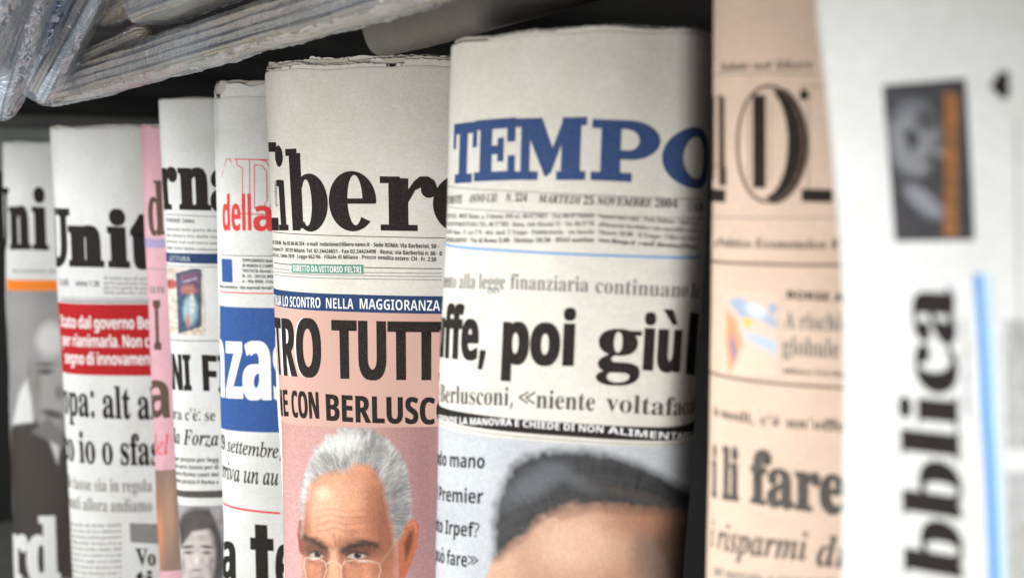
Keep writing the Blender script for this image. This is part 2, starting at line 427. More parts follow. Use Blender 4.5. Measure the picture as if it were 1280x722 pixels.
def line(X, Y, pts, wd, soft=1.5):
    dm = np.full(X.shape, 1e9)
    for (x0, y0), (x1, y1) in zip(pts[:-1], pts[1:]):
        L2 = (x1 - x0) ** 2 + (y1 - y0) ** 2 + 1e-9; t = np.clip(((X - x0) * (x1 - x0) + (Y - y0) * (y1 - y0)) / L2, 0, 1)
        dm = np.minimum(dm, np.hypot(X - x0 - t * (x1 - x0), Y - y0 - t * (y1 - y0)))
    return sm(dm - wd / 2, soft)
def over(C, m, col, k=1.0):
    m = (m * k)[:, None]; return C * (1 - m) + np.array(col) * m
def flat(X, col): return np.tile(np.array(col, float), (len(X), 1))

# ---- glyphs in a unit box
def rect(a, b, c, d): return ([(a, c), (b, c), (b, d), (a, d)], [(0, 1, 2, 3)])
def pg(*p): return (list(p), [tuple(range(len(p)))])
def ring(cx, cy, rx, ry, ix, iy, icx=None, icy=None, a0=0, a1=360, n=48):
    icx = cx if icx is None else icx; icy = cy if icy is None else icy; V = []; Fs = []
    for k in range(n + 1):
        a = math.radians(a0 + (a1 - a0) * k / n); V += [(cx + rx * math.cos(a), cy + ry * math.sin(a)), (icx + ix * math.cos(a), icy + iy * math.sin(a))]
    for k in range(n): Fs.append((2 * k, 2 * k + 2, 2 * k + 3, 2 * k + 1))
    return (V, Fs)
def disc(cx, cy, rx, ry, n=24):
    return ([(cx + rx * math.cos(2 * math.pi * k / n), cy + ry * math.sin(2 * math.pi * k / n)) for k in range(n)], [tuple(range(n))])
SLAB = {
 'T': [rect(.33, .67, .1, .9), rect(0, 1, .82, 1), rect(0, .14, .58, .9), rect(.86, 1, .58, .9), rect(.14, .86, 0, .15)],
 'E': [rect(.15, .46, .08, .92), rect(0, 1, .84, 1), rect(0, 1, 0, .15), rect(.82, 1, .62, .9), rect(.84, 1, .1, .40), rect(.4, .7, .43, .57), rect(.60, .74, .31, .69)],
 'M': [rect(0, .36, 0, .14), rect(.11, .24, .1, .92), rect(.03, .3, .86, 1), pg((.12, 1), (.40, 1), (.60, .38), (.50, .06), (.46, .06)), pg((.44, .10), (.54, .10), (.80, 1), (.70, 1)), rect(.68, .93, .08, .94), rect(.62, 1, 0, .14), rect(.68, 1, .87, 1)],
 'P': [rect(.14, .43, .08, .92), rect(0, .60, 0, .14), rect(0, .6, .86, 1), ring(.56, .68, .44, .32, .16, .17, .54, .68, -90, 90), rect(.42, .57, .86, 1), rect(.42, .57, .36, .51)],
 'O': [ring(.5, .5, .5, .52, .23, .36)],
}
SER = {   # fat old-style letters, unit box = x-height
 'i': [rect(.24, .80, .05, .95), rect(0, .5, .84, .96), rect(0, 1, 0, .11), disc(.46, 1.40, .40, .20)],
 'b': [rect(.09, .39, .04, 1.36), rect(0, .3, 1.32, 1.44), pg((.09, 0), (.30, 0), (.39, .12), (.39, .3), (.09, .3)), ring(.58, .49, .42, .51, .13, .41, .50, .49, -128, 140), ],
 'e': [ring(.50, .5, .50, .515, .16, .43, .56, .52, -2, 318), rect(.34, .99, .46, .55)],
 'r': [rect(0, .66, 0, .11), rect(.15, .50, .05, .95), rect(0, .35, .86, .98), disc(.86, .76, .14, .155), pg((.44, .66), (.60, .90), (.70, .985), (.84, .99), (.95, .92), (.99, .82), (.74, .80), (.62, .74), (.50, .52))],
 'o': [ring(.5, .5, .5, .52, .17, .42)],
}

# =================================================================== the place: rack
def box(name, c, size, mat, parent=None, rz=0, bev=0.0, kind=None):
    bm = bmesh.new(); bmesh.ops.create_cube(bm, size=1)
    for v in bm.verts: v.co = Vector((v.co.x * size[0], v.co.y * size[1], v.co.z * size[2]))
    if bev: bmesh.ops.bevel(bm, geom=bm.edges[:], offset=bev, segments=3, affect='EDGES')
    me = bpy.data.meshes.new(name); bm.to_mesh(me); bm.free()
    o = link(name, me, mat, None, False); o.location = c; o.rotation_euler = (0, 0, rz)
    if parent: o.parent = parent; o.matrix_parent_inverse = Matrix.Translation(parent.location).inverted()
    if kind: o['kind'] = kind
    return o
def metal(name, col, rough=0.5, met=0.0):
    m, nt, b = nmat(name); v = objco(nt); n = noise(nt, 30, 5, 0.65, v)
    r = ramp(nt, n.outputs[0], 0.3, 0.75, tuple(c * 0.7 for c in col), col); nt.links.new(r.outputs[0], b.inputs['Base Color'])
    r2 = ramp(nt, n.outputs[0], 0.3, 0.7, (rough - .1,) * 3, (rough + .15,) * 3); nt.links.new(r2.outputs[0], b.inputs['Roughness'])
    b.inputs['Metallic'].default_value = met; return m
DARK = metal('dark_painted_board', (0.018, 0.017, 0.016), 0.7)
SHELFM = metal('grey_enamel', (0.22, 0.215, 0.20), 0.5)
RAILM = metal('rail_grey', (0.20, 0.195, 0.185), 0.5)
PALEM = metal('pale_green_card', (0.42, 0.46, 0.40), 0.7)
ROWA = math.atan2(1.06, -0.66)     # direction in which the rack runs away
rowd = np.array([math.cos(ROWA), math.sin(ROWA)]); rown = np.array([rowd[1], -rowd[0]])   # away from the viewer
def rp(a, b, z): # along the row, behind the row
    p = np.array([0.03, 0.50]) + rowd * a + rown * b; return (float(p[0]), float(p[1]), z)
endw = box('side_wall', rp(1.62, 0.0, -0.10), (0.02, 1.1, 1.0), DARK, rz=ROWA, kind='structure')
rail = box('shelf_rail', rp(1.58, -0.02, 0.102), (0.03, 0.85, 0.02), RAILM, rz=ROWA, kind='structure', bev=.003)
pale = box('pale_back_board', rp(1.60, -0.02, 0.055), (0.012, 0.62, 0.07), PALEM, rz=ROWA, kind='structure')
shelf = box('shelf_board', rp(0.45, 0.08, 0.125), (2.6, 0.76, 0.02), DARK, rz=ROWA, kind='structure')  # front overhang carried forward out of view to shade the paper tops
base = box('rack_floor', rp(0.55, 0.10, -0.5705), (3.1, 0.9, 0.02), SHELFM, rz=ROWA, kind='structure')
backw = box('back_wall', rp(0.55, 0.45, -0.18), (3.1, 0.02, 0.76), DARK, rz=ROWA, kind='structure')

# =================================================================== the newspapers, far left to near right
# ---- A: far left, orange stripe
r = Roll([(12, 190), (5, 722)], [(106, 190), (112, 722)], 1.42, (40, 181), seed=1, bulge=.42)
p = Page(r, 'furthest newspaper at the left end, orange stripe above a grey photo of a man', PAPERW, inner=3, protrude=0.003)
p.T('n', 'sb', 13, 38, 310, 310, 50, ref='x', off=0.012, pre='U', name='masthead', fat=1); p.T('i', 'sb', 42, 60, 310, 311, 50, ref='x', off=0.012, name='masthead', fat=1)
p.T('quotidiano del', 'b', 16, 72, 340, 341, 4, GREYL, name='small_print', res=1)
p.R(10, 74, 349.5, 363, 350, 363, ORANGE, 'orange_stripe', extl=.03, extr=.03)
def fA(X, Y):
    C = flat(X, (0.30, 0.29, 0.28)); C *= (0.8 + 0.4 * vnoise(X, Y, 30, 1))[:, None]
    C = over(C, poly(X, Y, [(0, 722), (2, 545), (20, 528), (46, 525), (70, 560), (78, 540), (110, 560), (110, 722)], 6), (0.055, 0.045, 0.038))
    C = over(C, poly(X, Y, [(16, 530), (24, 490), (36, 470), (42, 527)], 4), (0.75, 0.74, 0.72))
    C = over(C, poly(X, Y, [(50, 528), (60, 545), (72, 580), (76, 548)], 3), (0.65, 0.64, 0.62))
    C = over(C, ell(X, Y, 40, 470, 5, 18, 6), (0.16, 0.15, 0.14))
    C = over(C, ell(X, Y, 64, 466, 25, 64, 7, 0), (0.40, 0.38, 0.36)); C = over(C, ell(X, Y, 46, 478, 5, 30, 8), (0.20, .19, .18), .8)
    C = over(C, ell(X, Y, 64, 424, 18, 20, 12), (0.66, 0.64, 0.62))
    C = over(C, ell(X, Y, 57, 464, 9, 3.5, 4), (0.07, 0.065, 0.06)); C = over(C, ell(X, Y, 57, 455, 11, 2, 3), (0.08, .075, .07))
    C = over(C, ell(X, Y, 66, 517, 14, 5, 4, 14), (0.10, 0.09, 0.085)); C = over(C, ell(X, Y, 74, 490, 5, 9, 4), (0.22, 0.2, 0.19))
    C = over(C, poly(X, Y, [(40, 540), (60, 520), (80, 545), (80, 560)], 5), (0.2, 0.19, 0.18))
    return C
p.picture(10, 74, 363, 740, fA, 363, 745, extl=.03, extr=.02, step=2.0)
p.T('rd', 'sb', 7, 76, 722, 724, 52, WHITE, ref='x', off=0.02, pre='o', name='picture_lettering')

# ---- B: red panel
r = Roll([(72, 160), (79, 722)], [(206, 160), (216, 722)], 1.14, (130, 161), seed=2, bulge=.5)
p = Page(r, 'white newspaper whose solid red panel carries three lines of white text', PAPERW, inner=3, protrude=0.0025)
p.T('n', 'sb', 88, 129, 330, 331, 45, ref='x', off=0.022, pre='U', name='masthead', fat=1.5); p.T('i', 'sb', 137, 161, 331, 332, 45, ref='x', off=0.022, name='masthead', fat=1.5); p.T('t', 'sb', 166, 192, 332, 333, 45, ref='x', off=0.022, post='à', name='masthead', fat=1.5)
p.T('2,65', 'b', 75, 86, 356, 357, 8, GREY, name='small_print', res=1); p.T('anno 1.28', 'b', 95, 124, 357, 358, 7, GREY, name='small_print', res=1)
p.lines(130, 184, 349, 367, 4, 350, 368, h=3.5, mat=GREYL)
p.L(76, 188, 372, 373, 0.8); p.L(76, 188, 376, 377, 1.8, GREY)
p.R(76, 188, 379, 468, 380, 470, RED, 'red_panel', extl=.05, extr=.04)
for t, pre, post, y in (('ato dal governo Be', 'St', 'rl', 410), ('er rianimarla. Non c', 'p', 'i', 433), ('segno di innovamen', '', 'to', 455)):
    p.T(t, 'b', 82, 187, y, y + 1, 11.5, WHITE, ref='x', pre=pre, post=post, name='red_panel_text', sp=0.95)
p.T('pa: alt a', 'sb', 87, 188, 519, 524, 27, ref='x', pre='Euro', post='l', off=0.008, name='headline', mat=BLACK)
p.T('io o sfa', 'sb', 100, 188, 578, 581, 26, ref='x', pre='isco ', post='sc', off=0.008, name='headline', mat=BLACK)
p.T('elle tasse sia in regola', 'sb', 80, 190, 611, 615, 11, GREYL, ref='x', name='subheading')
p.T('avanti allora andiamo', 'sb', 80, 190, 636, 640, 11, GREYL, ref='x', name='subheading')
p.lines(84, 152, 657, 730, 11, 658, 733, h=3.6, mat=GREYL)
p.R(162, 192, 653, 677, 654, 679, GREYL, 'grey_panel', extr=.03); p.T('Vo', 'sb', 170, 195, 705, 706, 20, BLACK, name='headline', off=.01); p.T('ti', 'sb', 170, 192, 732, 733, 20, BLACK, name='headline', off=.01)

# ---- C: pink
r = Roll([(183, 157), (191, 722)], [(262, 157), (272, 722)], 1.01, (196, 158), xc=0.6, seed=3, bulge=.45)
p = Page(r, 'narrow strip of pink newspaper showing between two white ones', PINKP, inner=2, protrude=0.002)
p.T('d', 'sb', 187, 206, 293, 294, 68, BROWN, ref='l', name='masthead', fat=.6)
p.R(184, 210, 298, 309, 299, 310, LILAC, 'lilac_stripe', extl=.02); p.L(184, 210, 336, 337, 1, GREYL)
p.T('un', 'sb', 188, 206, 366, 366, 8, GREYL, ref='x', name='small_print'); p.T('I', 'b', 193, 202, 437, 437, 62, BROWN, name='headline')
p.T('a', 'b', 190, 212, 521, 522, 46, BROWN, ref='x', name='headline', fat=.5, pre='l')
p.T('del', 'si', 190, 212, 567, 568, 26, REDL, ref='l', name='subheading')
def fC(X, Y):
    C = flat(X, (0.22, 0.14, 0.11)); C = over(C, ell(X, Y, 198, 670, 7, 40, 8), (0.50, 0.22, 0.12)); C = over(C, ell(X, Y, 212, 640, 7, 40, 8), (0.35, 0.2, 0.13))
    return over(C, ell(X, Y, 190, 620, 12, 18, 8), (0.30, .15, .09))
p.picture(186, 214, 587, 712, fC, 587, 713, extl=.03, extr=.03, step=2)

# ---- D: white with book picture
r = Roll([(206, 124), (219, 722)], [(286, 124), (291, 722)], 0.93, (240, 124), seed=4, bulge=.5)
p = Page(r, 'white newspaper with a small picture of a book above the bold capital headline', PAPERW, inner=3, protrude=0.0012, jag=0.0004)
p.T('r', 'sb', 205, 223, 260, 260, 48, BLACK, ref='x', pre='o', off=0.014, name='masthead', fat=.6); p.T('n', 'sb', 225, 263, 260, 261, 48, BLACK, ref='x', post='ale', off=0.014, name='masthead', fat=.8)
p.L(208, 273, 268, 271, 0.8, GREY); p.T('EMBRE 2004', 'sb', 208, 243, 277, 279, 4.5, GREY, name='small_print', res=1)
p.lines(209, 273, 288, 311, 4, 290, 314, h=3.6, mat=GREYL)
p.R(208, 273, 316, 328, 317, 330, NAVY, 'blue_stripe', extl=.03, extr=.03); p.T('LETTURA', 'b', 212, 238, 325.5, 326.5, 6, GREYBG, name='stripe_text', res=1)
p.L(208, 273, 332, 334, 0.9, GREYL)
def fD(X, Y):
    C = flat(X, (0.62, 0.55, 0.46)); C = over(C, ell(X, Y, 214, 355, 8, 6, 2), (0.42, 0.10, 0.08)); C = over(C, line(X, Y, [(208, 408), (252, 414)], 1.2), (.5, .3, .2)); C = over(C, line(X, Y, [(208, 402), (224, 404)], 1), (.5, .3, .2))
    C = over(C, poly(X, Y, [(220, 341), (247, 334), (252, 338), (252, 408), (223, 417)], 1.5), (0.05, 0.08, 0.14))
    C = over(C, poly(X, Y, [(225, 343), (250, 338), (250, 366), (225, 368)], 5), (0.16, 0.08, 0.13)); C = over(C, ell(X, Y, 236, 362, 9, 6, 4), (0.42, 0.16, 0.13))
    C = over(C, ell(X, Y, 238, 388, 9, 18, 5), (0.28, 0.42, 0.46)); C = over(C, ell(X, Y, 240, 380, 3, 12, 2), (0.6, 0.62, 0.58)); C = over(C, ell(X, Y, 235, 400, 2, 9, 2), (0.5, 0.15, 0.12)); C = over(C, line(X, Y, [(229, 352), (245, 348)], 3), (.35, .3, .4))
    return C * (0.75 + 0.5 * vnoise(X, Y, 4, 3))[:, None]
p.picture(209, 254, 334, 417, fD, 336, 419, step=1.0, name='book_picture')
p.L(208, 273, 425, 426, 1)
p.T('NI', 'b', 217.5, 239, 487, 488, 45, BLACK, fat=1.0, name='headline', pre='A'); p.T('F', 'b', 255, 271, 488, 489, 45, BLACK, fat=1.0, name='headline', post='I')
p.T("ura c'è: se", 'sb', 215, 269, 524, 526, 10, GREY, ref='x', pre='c', name='subheading')
p.T('lla Forza', 'sbi', 213, 273, 554, 557, 13, BLACK, ref='x', pre='a', name='subheading')
p.lines(217, 273, 576, 603, 4, 577, 605, h=5.5, mat=GREY, density=22)
p.R(218, 273, 612.5, 620.5, 613, 622, GREY, 'grey_blue_stripe', extl=.02, extr=.03)
def fD2(X, Y):
    C = flat(X, (0.30, 0.28, 0.28)); C = over(C, ell(X, Y, 246, 700, 34, 66, 5), (0.08, 0.07, 0.065)); C = over(C, ell(X, Y, 244, 702, 24, 52, 7, 5), (0.50, 0.44, 0.41))
    C = over(C, poly(X, Y, [(220, 668), (230, 642), (262, 636), (274, 668), (262, 660), (240, 664), (226, 684)], 4), (0.075, 0.065, 0.06))
    C = over(C, ell(X, Y, 234, 683, 8, 2.2, 2, -8), (0.12, 0.1, 0.09)); C = over(C, ell(X, Y, 259, 683, 8, 2.2, 2, 8), (0.12, .1, .09))
    C = over(C, ell(X, Y, 235, 690, 6, 2.2, 2), (0.14, 0.12, 0.11)); C = over(C, ell(X, Y, 259, 690, 6, 2.2, 2), (0.14, .12, .11)); C = over(C, ell(X, Y, 246, 702, 3, 7, 4), (0.62, 0.56, 0.52)); C = over(C, ell(X, Y, 246, 712, 6, 2, 2), (0.25, .2, .19))
    C = over(C, ell(X, Y, 245, 726, 14, 4, 3), (0.16, 0.12, 0.12)); C = over(C, ell(X, Y, 229, 705, 3, 12, 4), (0.3, .26, .25)); C = over(C, ell(X, Y, 264, 705, 3, 12, 4), (0.3, .26, .25))
    return C * (0.8 + 0.4 * vnoise(X, Y, 7, 5))[:, None]
p.picture(219, 273, 631, 745, fD2, 632, 748, extl=.02, extr=.03, step=1.2, name='portrait_picture')

# ---- E: blue panel
r = Roll([(276, 120), (274, 722)], [(362, 120), (368, 722)], 0.83, (310, 121), xc=0.78, seed=5, bulge=.5)
p = Page(r, 'white newspaper with a blue panel of fat white letters and red masthead script', PAPERW, inner=4, protrude=0.009, jag=0.0006)
p.T('dell', 'b', 279, 314, 288, 288, 46, REDL, ref='l', off=0.0, name='masthead', fat=.3); p.T('a', 'b', 317, 340, 288, 289, 31, REDL, ref='x', off=0.0, name='masthead', fat=.3)
A_ = [(284, 199), (301, 267)]
p.L(293, 345, 199, 200, 1.3, REDL, name='outline_letter'); p.L(298, 334, 267, 268, 1.3, REDL, name='outline_letter')
def outl(pts, name='outline_letter', wd=1.0):
    UV = np.array([p.r.solve(x, y) for x, y in pts]); hw = wd * p.r.rho / F / 2; V = []; Fs = []
    for a, b in zip(UV[:-1], UV[1:]):
        d = (b - a) / (np.linalg.norm(b - a) + 1e-9); nn = np.array([-d[1], d[0]]) * hw; k = len(V); V += [a - nn, b - nn, b + nn, a + nn]; Fs.append((k, k + 1, k + 2, k + 3))
    V = np.array(V); return p._emit(name, V, Fs, REDL, 0.00011, False)
outl([(277, 222), (283, 199), (288, 199), (303, 262)]); outl([(296, 199), (296, 206), (303, 210), (303, 262)])
outl([(312, 199), (312, 262)]); outl([(318, 206), (327, 207), (333, 214), (334, 250), (330, 258), (318, 260), (318, 206)]); outl([(322, 199), (333, 202), (339, 212), (340, 254), (334, 266)])
p.R(277, 290, 323, 352, 324, 353, BLUEP, 'blue_square'); p.L(276, 345, 319, 320, 0.8)
p.lines(303, 343, 327, 353, 5, 328, 354, h=3.8, mat=GREY, density=14, words=['SUPPLEMENTO Roma', 'di BORSA E CONTI', 'TESTATA Avvisi e', 'N. 22 - 20124 BEN', 'a - Via BEN. 3142'])
p.T('Di una coscienza - lun martedì feriali" a', 'b', 275, 345, 360, 362, 3.8, GREY, name='small_print', res=1); p.L(275, 345, 365, 367, 1.4, REDL)
p.R(275, 346, 383, 537, 385, 541, BLUEP, 'blue_panel', extl=.03, extr=.02)
p.T('z', 'b', 284, 303, 497, 498, 71, WHITE, ref='x', pre='n', name='panel_lettering', fat=1.4); p.T('a', 'b', 306, 337, 498, 500, 72, WHITE, ref='x', post='s', name='panel_lettering', fat=2.4)
p.T('29 settembre', 'si', 275, 348, 563, 573, 18, BLACK, ref='H', post=',', off=0.004, name='headline'); p.T('arriva un au', 'si', 278, 348, 599, 607, 15, BLACK, ref='x', off=0.004, name='headline', pre=' ')
p.L(275, 350, 631, 642, 2.6, REDL, extl=.02, name='red_rule')
p.T('a', 'b', 280, 294, 722, 723, 46, BLACK, ref='x', pre='l', name='headline', fat=1.2); p.glyph([rect(.22, .75, 0, 1), rect(0, 1, .62, .8), rect(.5, 1, 0, .18)], 314, 343, 738, 740, 84, BLACK, 'headline'); p.T('e', 'b', 346, 366, 740, 741, 60, BLACK, ref='x', fat=1.2, name='headline')

# ---- F: in focus, salmon page with portrait
r = Roll([(338, 98), (344, 400), (350, 722)], [(592, 98), (588, 722)], 0.715, (442, 84), xc=0.84, bulge=0.52, seed=6, wob=0.0011)
p = Page(r, 'cream newspaper with a salmon front bearing a grey haired man in glasses', PAPER, inner=5, protrude=0.0055, jag=0.0011)
for g, x0, x1, y0, y1, h in (('i', 349.5, 361, 288, 288, 66), ('b', 362.5, 411, 288, 288, 71), ('e', 412.5, 471, 288, 288, 73), ('r', 476, 546, 288, 289, 69), ('o', 541, 590, 289, 290, 70)):
    p.glyph(SER[g], x0, x1, y0, y1, h, BLACK, 'masthead_letter')
p.R(337, 345, 178, 190, 178, 190, BLACK, 'masthead_letter', extl=.004); p.R(338, 348, 272, 288, 272, 288, BLACK, 'masthead_letter', extl=.004)
p.TV('quotidiano', 'si', 258, 226, 347, 346, 2.5, GREY, name='small_print', ref='x')
p.L(342, 556, 292, 298, 0.9, GREY)
for t, ya, yb in (('Dita 6 12 86 86 - fax 02.66.60.354 - e-mail: redazione@libero-news.it', 306, 308.2), ('iorni e Lavoro 15 - 20129 Milano. Tel. 02.24424651 - Fax 02.24424490', 314.5, 317), ('parte IN. in L. Como 20/B - Legge 662/96 - Filiale di Milano - Prezzo', 322, 324)):
    p.T(t, 'b', 341, 462 if 'Dita' in t else 470, ya, yb, 4.8, GREY, name='small_print', res=2)
p.T('- Sede ROMA: Via Barberini, 50 -', 'b', 464, 548, 308.3, 310.5, 5.2, GREY, name='small_print', res=2); p.T('- Roma: via Barberini n. 66 - 0', 'b', 472, 552, 317, 319.5, 5.2, GREY, name='small_print', res=2); p.T('vendita estero: CH - Fr. 2.50', 'b', 472, 545, 324.2, 327, 5.2, GREY, name='small_print', res=2)
p.L(343, 552, 331, 336.5, 1.0, GREY)
for y in (338, 342, 346): p.L(343, 552, y, y + 4.2, 0.8, GREYL)
p.R(365, 454, 329.5, 341, 331, 342.5, GREEN, 'green_label', layer=.00018); p.T('DIRETTO DA VITTORIO FELTRI', 'b', 367, 452, 339, 341, 7.6, WHITE, name='label_text', layer=.0003, res=2)
p.R(344, 552, 364.5, 386, 371, 393, NAVY, 'blue_band', extl=.03, extr=.03, layer=.00018)
p.T('NUA LO SCONTRO', 'b', 345, 401, 382, 385, 13, WHITE, pre='CONTI', name='band_text', layer=.0003, off=-.004); p.T('NELLA', 'b', 408, 442, 385, 386, 13, WHITE, name='band_text', layer=.0003, off=-.004); p.T('MAGGIORANZA', 'b', 450, 550, 386, 388.5, 13, WHITE, name='band_text', layer=.0003, off=-.004)
p.R(344, 552, 386, 760, 393, 765, SALMON, 'salmon_background', extl=.03, extr=.03, layer=.0001)
for t, x0, x1, y0, y1, h, pre, post in (('TRO', 348, 402, 469, 471, 72, 'N', ''), ('TUTT', 417, 548, 473, 475, 73, '', 'I')):
    p.T(t, 'b', x0, x1, y0, y1, h, WHITE, pre=pre, post=post, off=0.0, name='headline_outline', layer=.00012, fat=1.6); p.T(t, 'b', x0 + .6, x1 - .6, y0, y1, h, BLACK, pre=pre, post=post, name='headline', layer=.00030, fat=1.8)
for t, x0, x1, y0, y1, h, pre, post in (('ME', 347, 361, 519, 520, 32, 'IE', ''), ('CON', 366, 399, 521, 523, 33, '', ''), ('BERLUSC', 409, 543, 526, 530, 33, '', 'ONI')):
    p.T(t, 'b', x0, x1, y0, y1, h, BLACK, pre=pre, post=post, off=0.0, name='headline', layer=.00030, fat=.6)
def fF(X, Y):
    g = np.clip((Y - 390) / 330, 0, 1)[:, None]
    C = np.array([0.60, 0.38, 0.33]) * (1 - g) + np.array([0.66, 0.46, 0.45]) * g
    C = over(C, ell(X, Y, 530, 590, 34, 200, 60), (0.36, 0.21, 0.23), .7)  # darker right side: the next roll's shade painted into the print
    a = np.arctan2(Y - 640, X - 440); rr = np.hypot(X - 440, Y - 640)
    hs = vnoise(a * 34 + rr * .02, rr * 0.16, 1.0, 9); hs2 = vnoise(a * 14 + 7, rr * 0.08, 1.0, 12); cl = vnoise(X, Y, 15, 13)
    C = over(C, poly(X, Y, [(381, 648), (374, 650), (372, 668), (375, 690), (381, 694)], 3), (0.40, 0.13, 0.08))
    C = over(C, poly(X, Y, [(497, 672), (508, 654), (519, 648), (524, 656), (522, 680), (514, 704), (506, 722), (498, 722)], 3), (0.56, 0.22, 0.12))
    C = over(C, poly(X, Y, [(505, 678), (512, 664), (517, 662), (514, 684), (507, 700)], 5), (0.26, 0.09, 0.05)); C = over(C, line(X, Y, [(510, 656), (518, 652), (520, 664)], 2, 3), (0.72, 0.36, 0.22), .8)
    edge = (vnoise(X, Y, 3.2, 41) - .5) * 2.5 + (vnoise(X, Y, 8, 42) - .5) * 5
    hair = poly(X + edge * .6, Y + edge, [(376, 672), (376, 620), (381, 588), (392, 563), (407, 546), (425, 537), (443, 531), (462, 535), (480, 545), (497, 561), (508, 583), (514, 612), (514, 640), (508, 656), (496, 682), (484, 690), (390, 690)], 5)
    hc = np.array([0.55, 0.54, 0.52]) * (0.42 + 0.45 * hs + 0.35 * hs2 + 0.25 * cl)[:, None]
    C = C * (1 - hair[:, None]) + hc * hair[:, None]
    C = over(C, ell(X, Y, 500, 640, 14, 50, 12, -8) * hair, (0.24, 0.23, 0.24), .55); C = over(C, ell(X, Y, 384, 610, 7, 40, 8) * hair, (0.80, 0.79, 0.77), .5); C = over(C, ell(X, Y, 425, 552, 26, 11, 12, -20) * hair, (0.84, 0.83, 0.80), .55)
    C = over(C, ell(X, Y, 468, 566, 16, 12, 10, 30) * hair, (0.36, 0.35, 0.34), .5); C = over(C, ell(X, Y, 405, 578, 14, 8, 8, -50) * hair, (0.42, 0.40, 0.38), .4)
    face = poly(X + edge * .5, Y + edge * .9, [(380, 700), (379, 662), (382, 628), (388, 606), (400, 594), (416, 590), (432, 590), (444, 580), (458, 579), (471, 590), (480, 612), (485, 640), (491, 664), (495, 690), (494, 760), (382, 760)], 9)
    fc = np.array([0.66, 0.36, 0.23]) * (0.88 + 0.24 * vnoise(X, Y, 9, 4))[:, None]
    C = C * (1 - face[:, None]) + fc * face[:, None]
    C = over(C, ell(X, Y, 410, 632, 24, 36, 26) * face, (0.84, 0.58, 0.43), .75); C = over(C, ell(X, Y, 442, 616, 20, 28, 20) * face, (0.78, 0.50, 0.35), .6); C = over(C, ell(X, Y, 404, 616, 9, 8, 9), (0.90, 0.72, 0.58), .6)
    C = over(C, ell(X, Y, 482, 662, 18, 60, 20) * face, (0.36, 0.15, 0.09), .8); C = over(C, ell(X, Y, 381, 672, 5, 44, 8) * face, (0.42, 0.19, 0.12), .8); C = over(C, ell(X, Y, 464, 630, 10, 34, 14) * face, (0.48, 0.24, 0.15), .55)
    for yy, k in ((636, .35), (645, .5), (653, .55), (661, .5)): C = over(C, line(X, Y + (vnoise(X, Y, 12, 44) - .5) * 5, [(396, yy + 2), (414, yy - 1), (432, yy + 2), (458, yy + 1)], 1.4, 4) * face, (0.46, 0.23, 0.14), k)
    C = over(C, line(X, Y, [(417, 668), (420, 682)], 2, 4), (0.40, 0.19, 0.12), .6); C = over(C, line(X, Y, [(425, 670), (424, 682)], 2, 4), (0.42, 0.2, 0.13), .5)
    C = over(C, ell(X, Y, 395, 686, 17, 12, 10, 12), (0.22, 0.095, 0.06), .9); C = over(C, ell(X, Y, 447, 687, 24, 12, 11, -4), (0.22, 0.095, 0.06), .9)
    bn = (vnoise(X, Y, 3, 45) - .5) * 4
    C = over(C, line(X, Y + bn, [(381, 672), (390, 675), (399, 680), (407, 686)], 6, 6), (0.07, 0.04, 0.03), .9); C = over(C, line(X, Y + bn, [(429, 688), (440, 683), (455, 678), (470, 681)], 6, 6), (0.07, 0.04, 0.03), .9)
    C = over(C, ell(X, Y, 396, 693, 9, 3.4, 2, 8), (0.62, 0.54, 0.50)); C = over(C, ell(X, Y, 446, 694, 11, 3.8, 2, -3), (0.62, 0.54, 0.50))
    C = over(C, ell(X, Y, 397, 692.3, 4, 3.8, 3), (0.035, 0.02, 0.018)); C = over(C, ell(X, Y, 447, 693.2, 4.4, 4, 3), (0.035, 0.02, 0.018)); C = over(C, ell(X, Y, 399, 690.5, 1, 1, 1.2), (.6, .5, .45), .7); C = over(C, ell(X, Y, 449, 691.5, 1, 1, 1.2), (.6, .5, .45), .7)
    C = over(C, line(X, Y, [(386, 691), (394, 688.5), (406, 693)], 2, 3), (0.06, 0.03, 0.02), .9); C = over(C, line(X, Y, [(433, 693), (443, 688.5), (459, 692)], 2.2, 3), (0.06, 0.03, 0.02), .9)
    C = over(C, ell(X, Y, 396, 706, 14, 7, 8), (0.60, 0.33, 0.22), .6); C = over(C, line(X, Y, [(386, 700), (396, 705), (407, 701)], 2, 5), (0.32, 0.15, 0.09), .6); C = over(C, line(X, Y, [(433, 701), (447, 706), (462, 700)], 2, 5), (0.32, 0.15, 0.09), .6)
    C = over(C, poly(X, Y, [(412, 686), (421, 686), (427, 740), (408, 740)], 7), (0.80, 0.54, 0.39), .7); C = over(C, poly(X, Y, [(405, 686), (412, 690), (407, 740), (400, 740)], 6), (0.32, 0.15, 0.09), .65); C = over(C, poly(X, Y, [(424, 688), (428, 691), (437, 740), (431, 740)], 6), (0.36, 0.17, 0.10), .6)
    G = (0.74, 0.62, 0.52)
    C = over(C, line(X, Y, [(381, 697), (388, 695.5), (400, 698), (406, 702), (408, 710), (405, 722)], 1.2, 2), G, .85); C = over(C, line(X, Y, [(381, 697), (380, 708), (383, 722)], 1, 2), G, .8)
    C = over(C, line(X, Y, [(408, 704), (415, 700), (424, 704), (427, 710)], 1.3, 2), G, .9); C = over(C, line(X, Y, [(427, 722), (426, 708), (431, 701), (445, 699), (462, 700), (474, 704), (476, 712), (473, 722)], 1.2, 2), G, .85)
    C = over(C, ell(X, Y, 392, 698, 5, 1.2, 2), (0.9, .85, .8), .7); C = over(C, ell(X, Y, 455, 701, 7, 1.2, 2), (0.85, .8, .74), .6)
    C = over(C, line(X, Y, [(475, 704), (486, 690), (498, 672), (506, 663)], 1.8, 2.5), (0.50, 0.37, 0.29), .8)
    C = np.clip(C, 0, 1); C = C * (0.42 + 0.66 * C)
